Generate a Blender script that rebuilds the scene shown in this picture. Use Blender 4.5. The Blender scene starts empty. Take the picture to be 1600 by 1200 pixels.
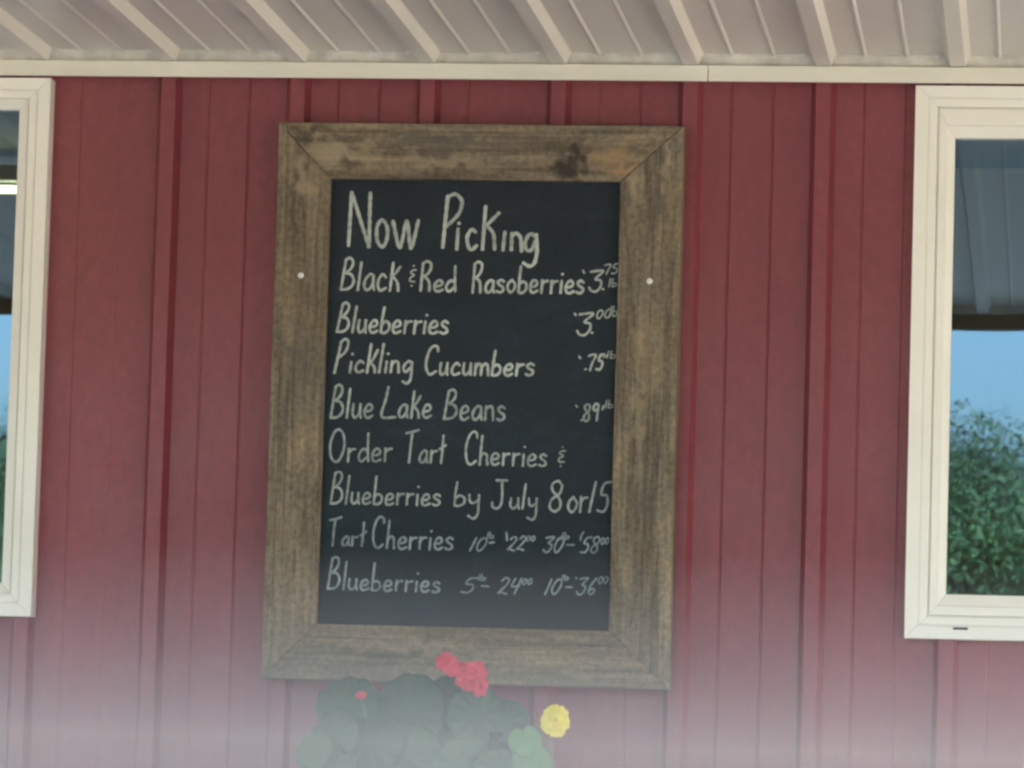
import bpy, bmesh, math, random
from mathutils import Vector, Matrix
R = math.radians
random.seed(7)
scene = bpy.context.scene
COL = scene.collection

# ------------------------------------------------------------------ camera
cd = bpy.data.cameras.new("camera")
cam = bpy.data.objects.new("camera", cd)
COL.objects.link(cam)
CAM = Vector((1.5286, -7.6506, 1.25))
right = Vector((0.99129, 0.128309, 0.029668))
fwd = Vector((-0.13036, 0.988012, 0.082691))
up = Vector((-0.018703, -0.085838, 0.996134))
m = Matrix((right, up, -fwd)).transposed().to_4x4()
m.translation = CAM
cam.matrix_world = m
cd.sensor_width = 36
cd.lens = 7004.1 / 1600 * 36
cd.shift_x = (800 - 709.5) / 1600
cd.shift_y = (680.5 - 600) / 1600
cd.clip_start = 0.05
cd.clip_end = 2000
cd.dof.use_dof = True
cd.dof.focus_distance = 7.55
cd.dof.aperture_fstop = 18
scene.camera = cam

# ------------------------------------------------------------------ world, sun, exposure
SUN_EL, SUN_AZ = R(24), R(25)
w = bpy.data.worlds.new("World")
scene.world = w
w.use_nodes = True
nt = w.node_tree
bg = nt.nodes["Background"]
sky = nt.nodes.new("ShaderNodeTexSky")
sky.sky_type = 'NISHITA'
sky.sun_disc = False
sky.sun_elevation = SUN_EL
sky.sun_rotation = SUN_AZ
sky.air_density = 1.0
sky.dust_density = 3.0
sky.ozone_density = 1.0
nt.links.new(sky.outputs[0], bg.inputs[0])
bg.inputs[1].default_value = 0.12
sd = bpy.data.lights.new("sun", 'SUN')
sd.energy = 5.0
sd.angle = R(0.5)
sd.color = (1.0, 0.90, 0.74)
so = bpy.data.objects.new("sun", sd)
COL.objects.link(so)
to_sun = Vector((math.sin(SUN_AZ) * math.cos(SUN_EL), math.cos(SUN_AZ) * math.cos(SUN_EL), math.sin(SUN_EL)))
so.rotation_euler = to_sun.to_track_quat('Z', 'Y').to_euler()
so.location = (0, 0, 30)
scene.view_settings.view_transform = 'Standard'
scene.view_settings.look = 'None'
scene.view_settings.gamma = 1
scene.view_settings.exposure = 2.78
scene.cycles.filter_width = 2.7
GLARE_TOP, GLARE_DENSITY = .100, .073  # height and density of the added mist that imitates windscreen glare
scene.cycles.max_bounces = 10
scene.cycles.diffuse_bounces = 6
scene.cycles.volume_bounces = 2
scene.cycles.transparent_max_bounces = 12

# ------------------------------------------------------------------ helpers
def tag(o, label=None, cat=None, group=None, kind=None):
    if label: o['label'] = label
    if cat: o['category'] = cat
    if group: o['group'] = group
    if kind: o['kind'] = kind
    return o

def empty(name, loc, label, cat, group=None):
    o = bpy.data.objects.new(name, None)
    COL.objects.link(o)
    o.location = loc
    o.empty_display_size = 0.1
    return tag(o, label, cat, group)

def obj(name, bm, mat, parent=None, smooth=False, label=None):
    """link a bmesh (in world coordinates) as one mesh object"""
    bmesh.ops.recalc_face_normals(bm, faces=bm.faces)
    me = bpy.data.meshes.new(name)
    if smooth:
        for f in bm.faces: f.smooth = True
    bm.to_mesh(me)
    bm.free()
    me.materials.append(mat)
    o = bpy.data.objects.new(name, me)
    COL.objects.link(o)
    if parent:
        o.parent = parent
        off = Vector((0, 0, 0)); q = parent
        while q: off += q.location; q = q.parent
        me.transform(Matrix.Translation(-off))
    if label: o['label'] = label
    return o

def box(bm, x0, x1, y0, y1, z0, z1, bev=0.0):
    t = bmesh.new()
    vs = [t.verts.new((x, y, z)) for x in (x0, x1) for y in (y0, y1) for z in (z0, z1)]
    for f in ((0,1,3,2),(4,6,7,5),(0,4,5,1),(2,3,7,6),(0,2,6,4),(1,5,7,3)):
        t.faces.new([vs[i] for i in f])
    if bev:
        bmesh.ops.bevel(t, geom=list(t.edges), offset=bev, segments=2, affect='EDGES', profile=0.6)
    join(bm, t)

def join(bm, t):
    me = bpy.data.meshes.new("tmp")
    t.to_mesh(me); t.free()
    bm.from_mesh(me)
    bpy.data.meshes.remove(me)

def tube(bm, pts, rad, n=8, cap=True):
    """round tube through pts; rad a number or list"""
    pts = [Vector(p) for p in pts]
    rr = rad if isinstance(rad, (list, tuple)) else [rad] * len(pts)
    rings = []
    prev = None
    for i, p in enumerate(pts):
        d = (pts[min(i + 1, len(pts) - 1)] - pts[max(i - 1, 0)]).normalized()
        a = prev if prev else (Vector((1, 0, 0)) if abs(d.x) < 0.8 else Vector((0, 1, 0)))
        u = (a - d * a.dot(d)).normalized(); v = d.cross(u); prev = u
        rings.append([bm.verts.new(p + (u * math.cos(k * 2 * math.pi / n) + v * math.sin(k * 2 * math.pi / n)) * rr[i]) for k in range(n)])
    for a, b in zip(rings, rings[1:]):
        for k in range(n):
            bm.faces.new((a[k], a[(k + 1) % n], b[(k + 1) % n], b[k]))
    if cap:
        bm.faces.new(rings[0]); bm.faces.new(rings[-1])

def lathe(bm, prof, c, n=32):
    rings = []
    for r, z in prof:
        if r < 1e-6: rings.append([bm.verts.new((c[0], c[1], c[2] + z))] * n)
        else: rings.append([bm.verts.new((c[0] + r * math.cos(2 * math.pi * k / n), c[1] + r * math.sin(2 * math.pi * k / n), c[2] + z)) for k in range(n)])
    for a, b in zip(rings, rings[1:]):
        for k in range(n):
            vs = []
            for q in (a[k], a[(k + 1) % n], b[(k + 1) % n], b[k]):
                if q not in vs: vs.append(q)
            if len(vs) > 2: bm.faces.new(vs)

# ------------------------------------------------------------------ materials
def new_mat(name, col=(.5, .5, .5), rough=.5, spec=.5, metal=0):
    m = bpy.data.materials.new(name); m.use_nodes = True
    b = m.node_tree.nodes["Principled BSDF"]
    b.inputs["Base Color"].default_value = (*col, 1)
    b.inputs["Roughness"].default_value = rough
    b.inputs["Specular IOR Level"].default_value = spec
    b.inputs["Metallic"].default_value = metal
    return m, m.node_tree, b

def noise(nt, scale, detail=4, rough=.55, sc=(1, 1, 1), coord='Object', dist=0):
    tc = nt.nodes.new("ShaderNodeTexCoord")
    mp = nt.nodes.new("ShaderNodeMapping"); mp.inputs["Scale"].default_value = sc
    n = nt.nodes.new("ShaderNodeTexNoise")
    n.inputs["Scale"].default_value = scale; n.inputs["Detail"].default_value = detail
    n.inputs["Roughness"].default_value = rough; n.inputs["Distortion"].default_value = dist
    nt.links.new(tc.outputs[coord], mp.inputs[0]); nt.links.new(mp.outputs[0], n.inputs[0])
    return n.outputs["Fac"]

def ramp(nt, fac, stops):
    r = nt.nodes.new("ShaderNodeValToRGB")
    e = r.color_ramp.elements
    while len(e) < len(stops): e.new(0.5)
    for i, (p, c) in enumerate(stops):
        e[i].position = p; e[i].color = (*c, 1) if len(c) == 3 else c
    nt.links.new(fac, r.inputs[0])
    return r.outputs[0]

def mix(nt, fac, a, b, mode='MIX'):
    n = nt.nodes.new("ShaderNodeMix"); n.data_type = 'RGBA'; n.blend_type = mode
    for s, v in ((n.inputs[0], fac), (n.inputs[6], a), (n.inputs[7], b)):
        if isinstance(v, (int, float)): s.default_value = v
        elif isinstance(v, tuple): s.default_value = (*v, 1)
        else: nt.links.new(v, s)
    return n.outputs[2]

def bump(nt, b, h, strength, dist):
    n = nt.nodes.new("ShaderNodeBump")
    n.inputs["Strength"].default_value = strength; n.inputs["Distance"].default_value = dist
    nt.links.new(h, n.inputs["Height"]); nt.links.new(n.outputs[0], b.inputs["Normal"])

g3 = lambda v: (v, v, v)
# red painted steel
RED, nt, b = new_mat("red_steel", rough=.36, spec=.5)
c = ramp(nt, noise(nt, 1.0, 5, .6, (2.5, 2.5, .6)), [(.3, (.192, .0365, .0515)), (.7, (.268, .0525, .0705))])
d = ramp(nt, noise(nt, 60, 3, .6, (1, 1, .6)), [(.35, g3(.80)), (.65, g3(1.0))])
nt.links.new(mix(nt, .8, c, d, 'MULTIPLY'), b.inputs["Base Color"])
nt.links.new(ramp(nt, noise(nt, 7, 4), [(.3, g3(.3)), (.7, g3(.48))]), b.inputs["Roughness"])
bump(nt, b, noise(nt, 1.0, 2, .5, (6, 6, 2.2)), .22, .006)
# white steel of the soffit
SOF, nt, b = new_mat("white_steel", rough=.38)
c = ramp(nt, noise(nt, 1, 5, .6, (5, .9, 5)), [(.28, (.68, .66, .62)), (.72, (.80, .78, .73))])
nt.links.new(c, b.inputs["Base Color"])
bump(nt, b, noise(nt, 1, 2, .5, (5, 1.6, 5)), .3, .006)
# trim
TRIM, nt, b = new_mat("white_trim_paint", rough=.42)
c = ramp(nt, noise(nt, 3, 6, .65, (1, 1, 8)), [(.3, (.64, .625, .55)), (.7, (.73, .715, .64))])
nt.links.new(c, b.inputs["Base Color"])
FOAM, nt, b = new_mat("closure_foam", rough=.8)
nt.links.new(ramp(nt, noise(nt, 22, 4), [(.3, (.46, .45, .41)), (.7, (.66, .645, .60))]), b.inputs["Base Color"])
bump(nt, b, noise(nt, 45, 3), .6, .004)
# vinyl
VINYL, nt, b = new_mat("white_vinyl", rough=.34)
c = ramp(nt, noise(nt, 5, 6, .7), [(.28, (.75, .735, .675)), (.62, (.81, .80, .75))])
nt.links.new(c, b.inputs["Base Color"])
SLOT, nt, b = new_mat("dark_slot_beam_shade", (.03, .03, .03), .7)
BLACK, nt, b = new_mat("room_dark", rough=.9)
nt.links.new(ramp(nt, noise(nt, 2), [(.3, (.52, .47, .38)), (.7, (.60, .54, .44))]), b.inputs["Base Color"])
SCREW, nt, b = new_mat("screw_paint", (.78, .78, .76), .35)
# glass: coated double glazing, part mirror, part see-through
GLASS = bpy.data.materials.new("window_glass"); GLASS.use_nodes = True
nt = GLASS.node_tree; nt.nodes.clear()
out = nt.nodes.new("ShaderNodeOutputMaterial"); ms = nt.nodes.new("ShaderNodeMixShader")
gl = nt.nodes.new("ShaderNodeBsdfGlossy"); tr = nt.nodes.new("ShaderNodeBsdfTransparent")
gl.inputs["Roughness"].default_value = 0.0; gl.inputs["Color"].default_value = (.385, .665, 1, 1)
tr.inputs["Color"].default_value = (.80, .80, .76, 1)
ms.inputs[0].default_value = .13
nt.links.new(tr.outputs[0], ms.inputs[1]); nt.links.new(gl.outputs[0], ms.inputs[2]); nt.links.new(ms.outputs[0], out.inputs[0])
bn = nt.nodes.new("ShaderNodeBump"); bn.inputs["Strength"].default_value = .02; bn.inputs["Distance"].default_value = .01
nt.links.new(noise(nt, 3, 1), bn.inputs["Height"]); nt.links.new(bn.outputs[0], gl.inputs["Normal"])

# weathered wood, grain along the given axis
def wood(name, along, spots, seed):
    m, nt, b = new_mat(name, rough=.78, spec=.3)
    s = (1.6, 9, 15) if along == 'x' else (15, 9, 1.6)
    f = (3, 40, 110) if along == 'x' else (110, 40, 3)
    tc = nt.nodes.new("ShaderNodeTexCoord")
    big = noise(nt, 1.0, 5, .62, tuple(q * 1.0 for q in s), dist=.8)
    blot = noise(nt, 9 + seed, 5, .65, dist=.5)
    fine = noise(nt, 1.0, 3, .6, f, dist=.3)
    c = ramp(nt, big, [(.30, (.11, .083, .057)), (.45, (.215, .165, .107)), (.60, (.31, .24, .155)), (.76, (.43, .335, .215))])
    grey = ramp(nt, blot, [(.36, g3(.05)), (.60, g3(.8))])
    c = mix(nt, grey, c, (.185, .158, .122))
    dirt = ramp(nt, noise(nt, 1.0, 5, .75, tuple(q * 2.4 for q in s), dist=1.0), [(.36, g3(.46)), (.56, g3(1.04))])
    c = mix(nt, .8, c, dirt, 'MULTIPLY')
    speck = noise(nt, 110, 4, .7)
    c = mix(nt, .8, c, ramp(nt, speck, [(.36, g3(.62)), (.60, g3(1.12))]), 'MULTIPLY')
    lines = noise(nt, 1.0, 2, .5, (2.2, 60, 150) if along == 'x' else (150, 60, 2.2), dist=.2)
    c = mix(nt, .7, c, ramp(nt, lines, [(.28, g3(.55)), (.40, g3(1.0))]), 'MULTIPLY')
    c = mix(nt, .85, c, ramp(nt, fine, [(.3, g3(.62)), (.55, g3(1.05))]), 'MULTIPLY')
    for (x, z, rx, rz, col, soft, amt) in spots:      # stains and knots that belong to this board
        mp = nt.nodes.new("ShaderNodeMapping")
        nd = nt.nodes.new("ShaderNodeTexNoise"); nd.inputs["Scale"].default_value = 34; nd.inputs["Detail"].default_value = 4
        nt.links.new(tc.outputs["Object"], nd.inputs[0])
        ad = nt.nodes.new("ShaderNodeVectorMath"); ad.operation = 'MULTIPLY_ADD'
        ad.inputs[1].default_value = (.085, 0, .085)
        nt.links.new(nd.outputs["Color"], ad.inputs[0]); nt.links.new(tc.outputs["Object"], ad.inputs[2])
        mp.inputs["Location"].default_value = (-(x + .0425) / rx, 0, -(z + .0425) / rz)
        mp.inputs["Scale"].default_value = (1 / rx, 0, 1 / rz)
        nt.links.new(ad.outputs[0], mp.inputs[0])
        ln = nt.nodes.new("ShaderNodeVectorMath"); ln.operation = 'LENGTH'
        nt.links.new(mp.outputs[0], ln.inputs[0])
        k = ramp(nt, ln.outputs["Value"], [(1 - soft, g3(amt)), (1.0, g3(0))])
        c = mix(nt, k, c, col)
    nt.links.new(c, b.inputs["Base Color"])
    bump(nt, b, fine, .5, .0025)
    return m
# object coordinates of a rail are measured from the sign's lower-left corner on the wall
DARK = (.034, .028, .025); ORANGE = (.35, .225, .115); GREYW = (.10, .09, .078); PALE = (.34, .28, .19)
WOOD_TOP = wood("weathered_board_top", 'x', [(.10, .905, .10, .026, PALE, .8, .7), (.30, .890, .12, .018, PALE, .8, .55), (.30, .93, .2, .02, GREYW, .8, .8), (.585, .908, .055, .024, ORANGE, .8, .5), (.60, .878, .055, .012, ORANGE, .7, .7), (.63, .915, .02, .012, GREYW, .6, .6),
    (.505, .886, .038, .022, DARK, .5, .94), (.527, .912, .016, .032, DARK, .7, .85), (.05, .945, .05, .018, DARK, .8, .7), (.13, .885, .035, .014, DARK, .7, .55)], 1)
WOOD_BOTTOM = wood("weathered_board_bottom", 'x', [(.25, .06, .22, .012, PALE, .9, .4), (.60, .075, .05, .012, DARK, .9, .5), (.35, .02, .4, .015, GREYW, .9, .5)], 3)
WOOD_LEFT = wood("weathered_board_left", 'z', [(.045, .86, .02, .05, PALE, .8, .6), (.028, .80, .012, .08, DARK, .8, .6), (.05, .55, .02, .09, GREYW, .8, .7), (.05, .33, .014, .10, DARK, .9, .35)], 2)
WOOD_RIGHT = wood("weathered_board_right", 'z', [(.62, .86, .016, .05, PALE, .8, .6), (.675, .90, .01, .03, PALE, .8, .8), (.665, .83, .02, .06, GREYW, .8, .8), (.635, .50, .012, .2, PALE, .9, .45), (.61, .095, .012, .008, DARK, .8, .7)], 4)
STANDW = wood("stand_board", 'x', [], 2)
# slate board with chalk dust
SLATE, nt, b = new_mat("chalkboard_paint", rough=.62, spec=.35)
c = ramp(nt, noise(nt, 5, 6, .7, dist=1.2), [(.35, (.0050, .0122, .0200)), (.62, (.0072, .0172, .0285)), (.8, (.012, .028, .045))])
ghost = ramp(nt, noise(nt, 1, 4, .6, (5, 5, 13), dist=1.5), [(.52, g3(0)), (.75, g3(.55))])
c = mix(nt, ghost, c, (.020, .036, .050))
c2 = ramp(nt, noise(nt, 160, 2), [(.35, g3(.7)), (.65, g3(1.15))])
nt.links.new(mix(nt, .8, c, c2, 'MULTIPLY'), b.inputs["Base Color"])
bump(nt, b, noise(nt, 300, 2), .3, .0008)
def chalk(name, base, dark, thr):
    m, nt, b = new_mat(name, rough=.9, spec=.2)
    f = noise(nt, 95, 5, .7)
    g = noise(nt, 14, 3, .6)
    c = ramp(nt, f, [(thr - .12, dark), (thr + .16, base)])
    c = mix(nt, .9, c, ramp(nt, g, [(.3, g3(.74)), (.7, g3(1.05))]), 'MULTIPLY')
    gi = nt.nodes.new("ShaderNodeNewGeometry")
    c = mix(nt, 1.0, c, ramp(nt, gi.outputs["Random Per Island"], [(0, g3(.72)), (1, g3(1.0))]), 'MULTIPLY')
    nt.links.new(c, b.inputs["Base Color"])
    return m
CHALK_BOLD = chalk("chalk_bold", (.55, .61, .565), (.33, .38, .36), .40)
CHALK_MID = chalk("chalk_mid", (.44, .50, .475), (.24, .275, .27), .44)
CHALK_FAINT = chalk("chalk_faint", (.37, .445, .465), (.19, .235, .25), .46)
# plants
def leafmat(name, a, bcol, c3):
    m, nt, b = new_mat(name, rough=.5, spec=.4)
    gi = nt.nodes.new("ShaderNodeNewGeometry")
    c = ramp(nt, gi.outputs["Random Per Island"], [(0, a), (.6, bcol), (1, c3)])
    c = mix(nt, .7, c, ramp(nt, noise(nt, 30, 4), [(.3, g3(.75)), (.7, g3(1.15))]), 'MULTIPLY')
    nt.links.new(c, b.inputs["Base Color"])
    b.inputs["Subsurface Weight"].default_value = 0
    return m
LEAF = leafmat("geranium_leaf", (.022, .055, .030), (.034, .078, .038), (.050, .10, .05))
PALELEAF = leafmat("pale_leaf", (.10, .22, .085), (.10, .22, .085), (.13, .26, .10))
STEM, nt, b = new_mat("green_stem", (.09, .16, .05), .5)
PETAL, nt, b = new_mat("red_petal", rough=.55)
nt.links.new(ramp(nt, noise(nt, 70, 3), [(.3, (.46, .018, .045)), (.7, (.66, .05, .09))]), b.inputs["Base Color"])
YEL, nt, b = new_mat("yellow_petal", rough=.55)
nt.links.new(ramp(nt, noise(nt, 90, 3), [(.3, (.72, .55, .02)), (.7, (.85, .72, .06))]), b.inputs["Base Color"])
CLAY, nt, b = new_mat("terracotta", rough=.8)
nt.links.new(ramp(nt, noise(nt, 14, 5), [(.3, (.30, .11, .06)), (.7, (.40, .17, .10))]), b.inputs["Base Color"])
SOIL, nt, b = new_mat("potting_soil", (.03, .022, .016), .95)
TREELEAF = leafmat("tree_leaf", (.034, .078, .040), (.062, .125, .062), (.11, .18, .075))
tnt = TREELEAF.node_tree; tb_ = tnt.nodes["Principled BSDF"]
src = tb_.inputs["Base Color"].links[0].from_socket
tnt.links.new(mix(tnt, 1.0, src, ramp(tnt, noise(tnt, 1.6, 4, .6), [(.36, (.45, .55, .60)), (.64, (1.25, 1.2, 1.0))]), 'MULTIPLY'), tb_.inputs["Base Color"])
BARK, nt, b = new_mat("bark", rough=.9)
nt.links.new(ramp(nt, noise(nt, 6, 5, .6, (3, 3, .6)), [(.3, (.07, .05, .035)), (.7, (.16, .12, .09))]), b.inputs["Base Color"])
GRAVEL, nt, b = new_mat("gravel", rough=.95)
c = ramp(nt, noise(nt, 55, 4, .7), [(.3, (.46, .41, .34)), (.7, (.66, .59, .50))])
nt.links.new(mix(nt, .6, c, ramp(nt, noise(nt, .5, 4), [(.3, g3(.75)), (.7, g3(1.05))]), 'MULTIPLY'), b.inputs["Base Color"])
GRASS, nt, b = new_mat("grass", rough=.95)
nt.links.new(ramp(nt, noise(nt, 1.2, 6, .7), [(.3, (.04, .075, .02)), (.7, (.09, .13, .04))]), b.inputs["Base Color"])
CONC, nt, b = new_mat("concrete", rough=.9)
nt.links.new(ramp(nt, noise(nt, 4, 6, .65), [(.3, (.30, .28, .25)), (.7, (.40, .38, .34))]), b.inputs["Base Color"])
ROOFM, nt, b = new_mat("grey_roof_steel", rough=.45)
nt.links.new(ramp(nt, noise(nt, 2, 4), [(.3, (.25, .25, .25)), (.7, (.32, .32, .32))]), b.inputs["Base Color"])
LAMP = bpy.data.materials.new("lit_tube"); LAMP.use_nodes = True
b = LAMP.node_tree.nodes["Principled BSDF"]
b.inputs["Emission Color"].default_value = (1.0, .66, .26, 1); b.inputs["Emission Strength"].default_value = 4.0

# ------------------------------------------------------------------ ground
bm = bmesh.new(); box(bm, -400, 400, -400, 400, -.5, -.03)
tag(obj("grass_field", bm, GRASS), "mown grass field around the farm stand", "grass field", kind="structure")
bm = bmesh.new(); box(bm, -24, 26, -23, 7, -.3, -.004)
tag(obj("gravel_yard", bm, GRAVEL), "pale gravel yard in front of the farm stand", "gravel yard", kind="structure")
bm = bmesh.new(); box(bm, -6.2, 5.4, -3.9, 0, -.2, .06, .01)
tag(obj("porch_slab", bm, CONC), "concrete porch floor under the white soffit", "porch floor", kind="structure")

# ------------------------------------------------------------------ building
S = .2286                       # rib spacing of the steel sheets
X0, X1 = -6.0, 5.2
BLD = empty("farm_stand_building", (0, 0, 0), "red ribbed steel farm stand building with white trim and ribbed white porch ceiling", "building")

def rib_profile(x0, x1, h, minor):
    """(x, offset) along a ribbed sheet; major ribs at k*S, two pencil ribs (or grooves) between"""
    pts = [(x0, 0)]
    k = math.floor(x0 / S) - 1
    while k * S < x1 + S:
        c = k * S
        seq = [(c - .0215, 0), (c - .0125, h), (c + .0125, h), (c + .0215, 0)]
        for q in (S * .305, S * .62):
            w0, w1 = (.0024, .0008) if minor < 0 else (.0045, .0012)
            seq += [(c + q - w0, 0), (c + q - w1, minor), (c + q + w1, minor), (c + q + w0, 0)]
        pts += [p for p in seq if x0 < p[0] < x1]
        k += 1
    # end heights
    pts.append((x1, 0))
    return pts

def siding(bm, x0, x1, z0, z1):
    pr = [(x, h * (.35 + .9 * abs(math.sin(x * 37.0))) if h < 0 else h) for x, h in rib_profile(x0, x1, .019, -.0016)]
    n = max(1, int((z1 - z0) / .25))
    rows = [[bm.verts.new((x, -h, z0 + (z1 - z0) * i / n)) for x, h in pr] for i in range(n + 1)]
    for a, c in zip(rows, rows[1:]):
        for i in range(len(pr) - 1):
            bm.faces.new((a[i], a[i + 1], c[i + 1], c[i]))

WIN_Z0, WIN_Z1, WIN_W = 1.558, 2.5025, 1.02
WINX = [(-.207 - WIN_W, -.207), (1.301, 1.301 + WIN_W)]
bm = bmesh.new()
lo, hi = WIN_Z0 + .03, WIN_Z1 - .03
siding(bm, X0, X1, .02, lo)
xs = [X0, WINX[0][0] + .03, WINX[0][1] - .03, WINX[1][0] + .03, WINX[1][1] - .03, X1]
for a, c in ((0, 1), (2, 3), (4, 5)): siding(bm, xs[a], xs[c], lo, hi)
siding(bm, X0, X1, hi, 2.62)
obj("wall_siding", bm, RED, BLD, label="red ribbed steel siding of the front wall")
bm = bmesh.new()
box(bm, X0, X0 + .1, .03, 5, 0, 2.7); box(bm, X1 - .1, X1, .03, 5, 0, 2.7); box(bm, X0 + .1, X1 - .1, 4.9, 5, 0, 2.7)
obj("side_wall", bm, RED, BLD)
bm = bmesh.new()
box(bm, X0 + .1, X1 - .1, 1.6, 1.65, .06, 2.6); box(bm, X0 + .1, X1 - .1, .03, 4.9, 0, .05); box(bm, X0 + .1, X1 - .1, .012, 4.9, 2.64, 2.68)
obj("dark_interior", bm, BLACK, BLD)

# trim board under the soffit: two lengths meeting at a joint
for a, c in ((X0, .9445), (.9455, X1)):
    bm = bmesh.new(); box(bm, a, c, -.034, -.0285, 2.507, 2.5345, .0012); box(bm, a, c, -.0285, .004, 2.5315, 2.5340)
    obj("trim_board", bm, TRIM, BLD)

# porch ceiling: ribbed white steel, ribs hanging down, running away from the wall
ZS, PD = 2.5555, 3.72
def soffit_sheet():
    bm = bmesh.new()
    pr = rib_profile(X0, X1, .0195, .0032)
    ys = [-.004, -.03, -.25, -.6, -1.2, -2, -2.9, -PD]
    rows = [[bm.verts.new((x, y, ZS - h)) for x, h in pr] for y in ys]
    for a, c in zip(rows, rows[1:]):
        for i in range(len(pr) - 1): bm.faces.new((a[i], a[i + 1], c[i + 1], c[i]))
    return bm
obj("porch_ceiling", soffit_sheet(), SOF, BLD, label="white ribbed steel porch ceiling")
def closure(y, out):
    """wavy foam strip that fills the gaps between the ribs at the end of the sheets"""
    bm = bmesh.new()
    rnd = random.Random(3)
    k = math.floor(X0 / S) + 1
    while k * S < X1 - S:
        a, c = k * S + .014, (k + 1) * S - .014
        n = 26
        ph = rnd.uniform(0, 6)
        top, mid, bot = [], [], []
        for i in range(n + 1):
            t = i / n; x = a + (c - a) * t
            wv = .0022 * math.sin(t * 12.6 + ph) + .0012 * math.sin(t * 31 + ph * 2) + rnd.uniform(-.0004, .0004)
            top.append(bm.verts.new((x, y + out * (.020 + wv), ZS + .0005)))
            mid.append(bm.verts.new((x, y + out * (.0215 + wv), ZS - .0045 + wv * .8)))
            bot.append(bm.verts.new((x, y + out * (.010 + wv * .6), ZS - .0215)))
        for i in range(n):
            bm.faces.new((top[i], top[i + 1], mid[i + 1], mid[i])); bm.faces.new((mid[i], mid[i + 1], bot[i + 1], bot[i]))
        k += 1
    return bm
obj("closure_strip", closure(-.006, -1), FOAM, BLD, True)
obj("closure_strip", closure(-PD + .02, 1), FOAM, BLD, True)
k = math.floor(-1.2 / S)
while k * S < 2.4:                # one painted screw beside each rib
    bm = bmesh.new()
    c = Vector((k * S - .036, -.024, ZS))
    lathe(bm, [(0, -.0055), (.0035, -.005), (.0048, -.002), (.0075, -.0012), (.0075, .001)], c, 12)
    obj("screw", bm, SCREW, BLD, True)
    k += 1
# outer beam, roof, posts
bm = bmesh.new(); box(bm, X0, X1, -PD - .05, -PD + .012, 2.50, 2.80, .003); obj("porch_beam", bm, SLOT, BLD)  # backlit shade of the beam put into its near-black colour
for x in (-4.3, 4.6):
    bm = bmesh.new(); box(bm, x, x + .14, -PD - .03, -PD + .11 - .003, .06, 2.53, .006); obj("porch_post", bm, TRIM, BLD)
bm = bmesh.new()
vs = [(-4.05, 2.78), (-4.05, 2.84), (2.2, 4.34), (5.4, 2.74), (5.4, 2.68), (2.2, 4.28)]
ra = [bm.verts.new((X0 - .3, y, z)) for y, z in vs]; rb = [bm.verts.new((X1 + .3, y, z)) for y, z in vs]
for i in range(6): bm.faces.new((ra[i], ra[(i + 1) % 6], rb[(i + 1) % 6], rb[i]))
for r in (ra, rb):
    bm.faces.new((r[0], r[1], r[2], r[5])); bm.faces.new((r[5], r[2], r[3], r[4]))
obj("roof", bm, ROOFM, BLD)
for x in (X0, X1 - .1):
    bm = bmesh.new()
    pts = [(.03, 2.7), (5.0, 2.7), (5.0, 2.86), (2.2, 4.26), (.03, 3.72), ]
    a = [bm.verts.new((x, y, z)) for y, z in pts]; c = [bm.verts.new((x + .1, y, z)) for y, z in pts]
    bm.faces.new(a); bm.faces.new(c)
    for i in range(5): bm.faces.new((a[i], a[(i + 1) % 5], c[(i + 1) % 5], c[i]))
    obj("gable", bm, RED, BLD)

# windows: vinyl sliders, operable sash on the left half
def ring(bm, o, i, yo, yi, yb, gap=.0001):
    """mitred frame ring between outer rect o and inner rect i (x0,z0,x1,z1); front depth yo at the outer, yi at the inner edge"""
    O = [(o[0], o[1]), (o[2], o[1]), (o[2], o[3]), (o[0], o[3])]
    I = [(i[0], i[1]), (i[2], i[1]), (i[2], i[3]), (i[0], i[3])]
    for k in range(4):
        j = (k + 1) % 4
        dx = Vector((O[j][0] - O[k][0], O[j][1] - O[k][1])).normalized() * gap
        quad = [(O[k][0] + dx.x, O[k][1] + dx.y, yo), (O[j][0] - dx.x, O[j][1] - dx.y, yo), (I[j][0] - dx.x, I[j][1] - dx.y, yi), (I[k][0] + dx.x, I[k][1] + dx.y, yi)]
        t = bmesh.new()
        f = [t.verts.new((x, y, z)) for x, z, y in quad]; b2 = [t.verts.new((x, yb, z)) for x, z, y in quad]
        t.faces.new(f); t.faces.new(b2[::-1])
        for q in range(4): t.faces.new((f[q], b2[q], b2[(q + 1) % 4], f[(q + 1) % 4]))
        bmesh.ops.recalc_face_normals(t, faces=t.faces)
        bmesh.ops.bevel(t, geom=[e for e in t.edges if all(v in f for v in e.verts)], offset=.0009, segments=1, affect='EDGES')
        join(bm, t)
def inset(r, l, b2, rr, t): return (r[0] + l, r[1] + b2, r[2] - rr, r[3] - t)
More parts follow.
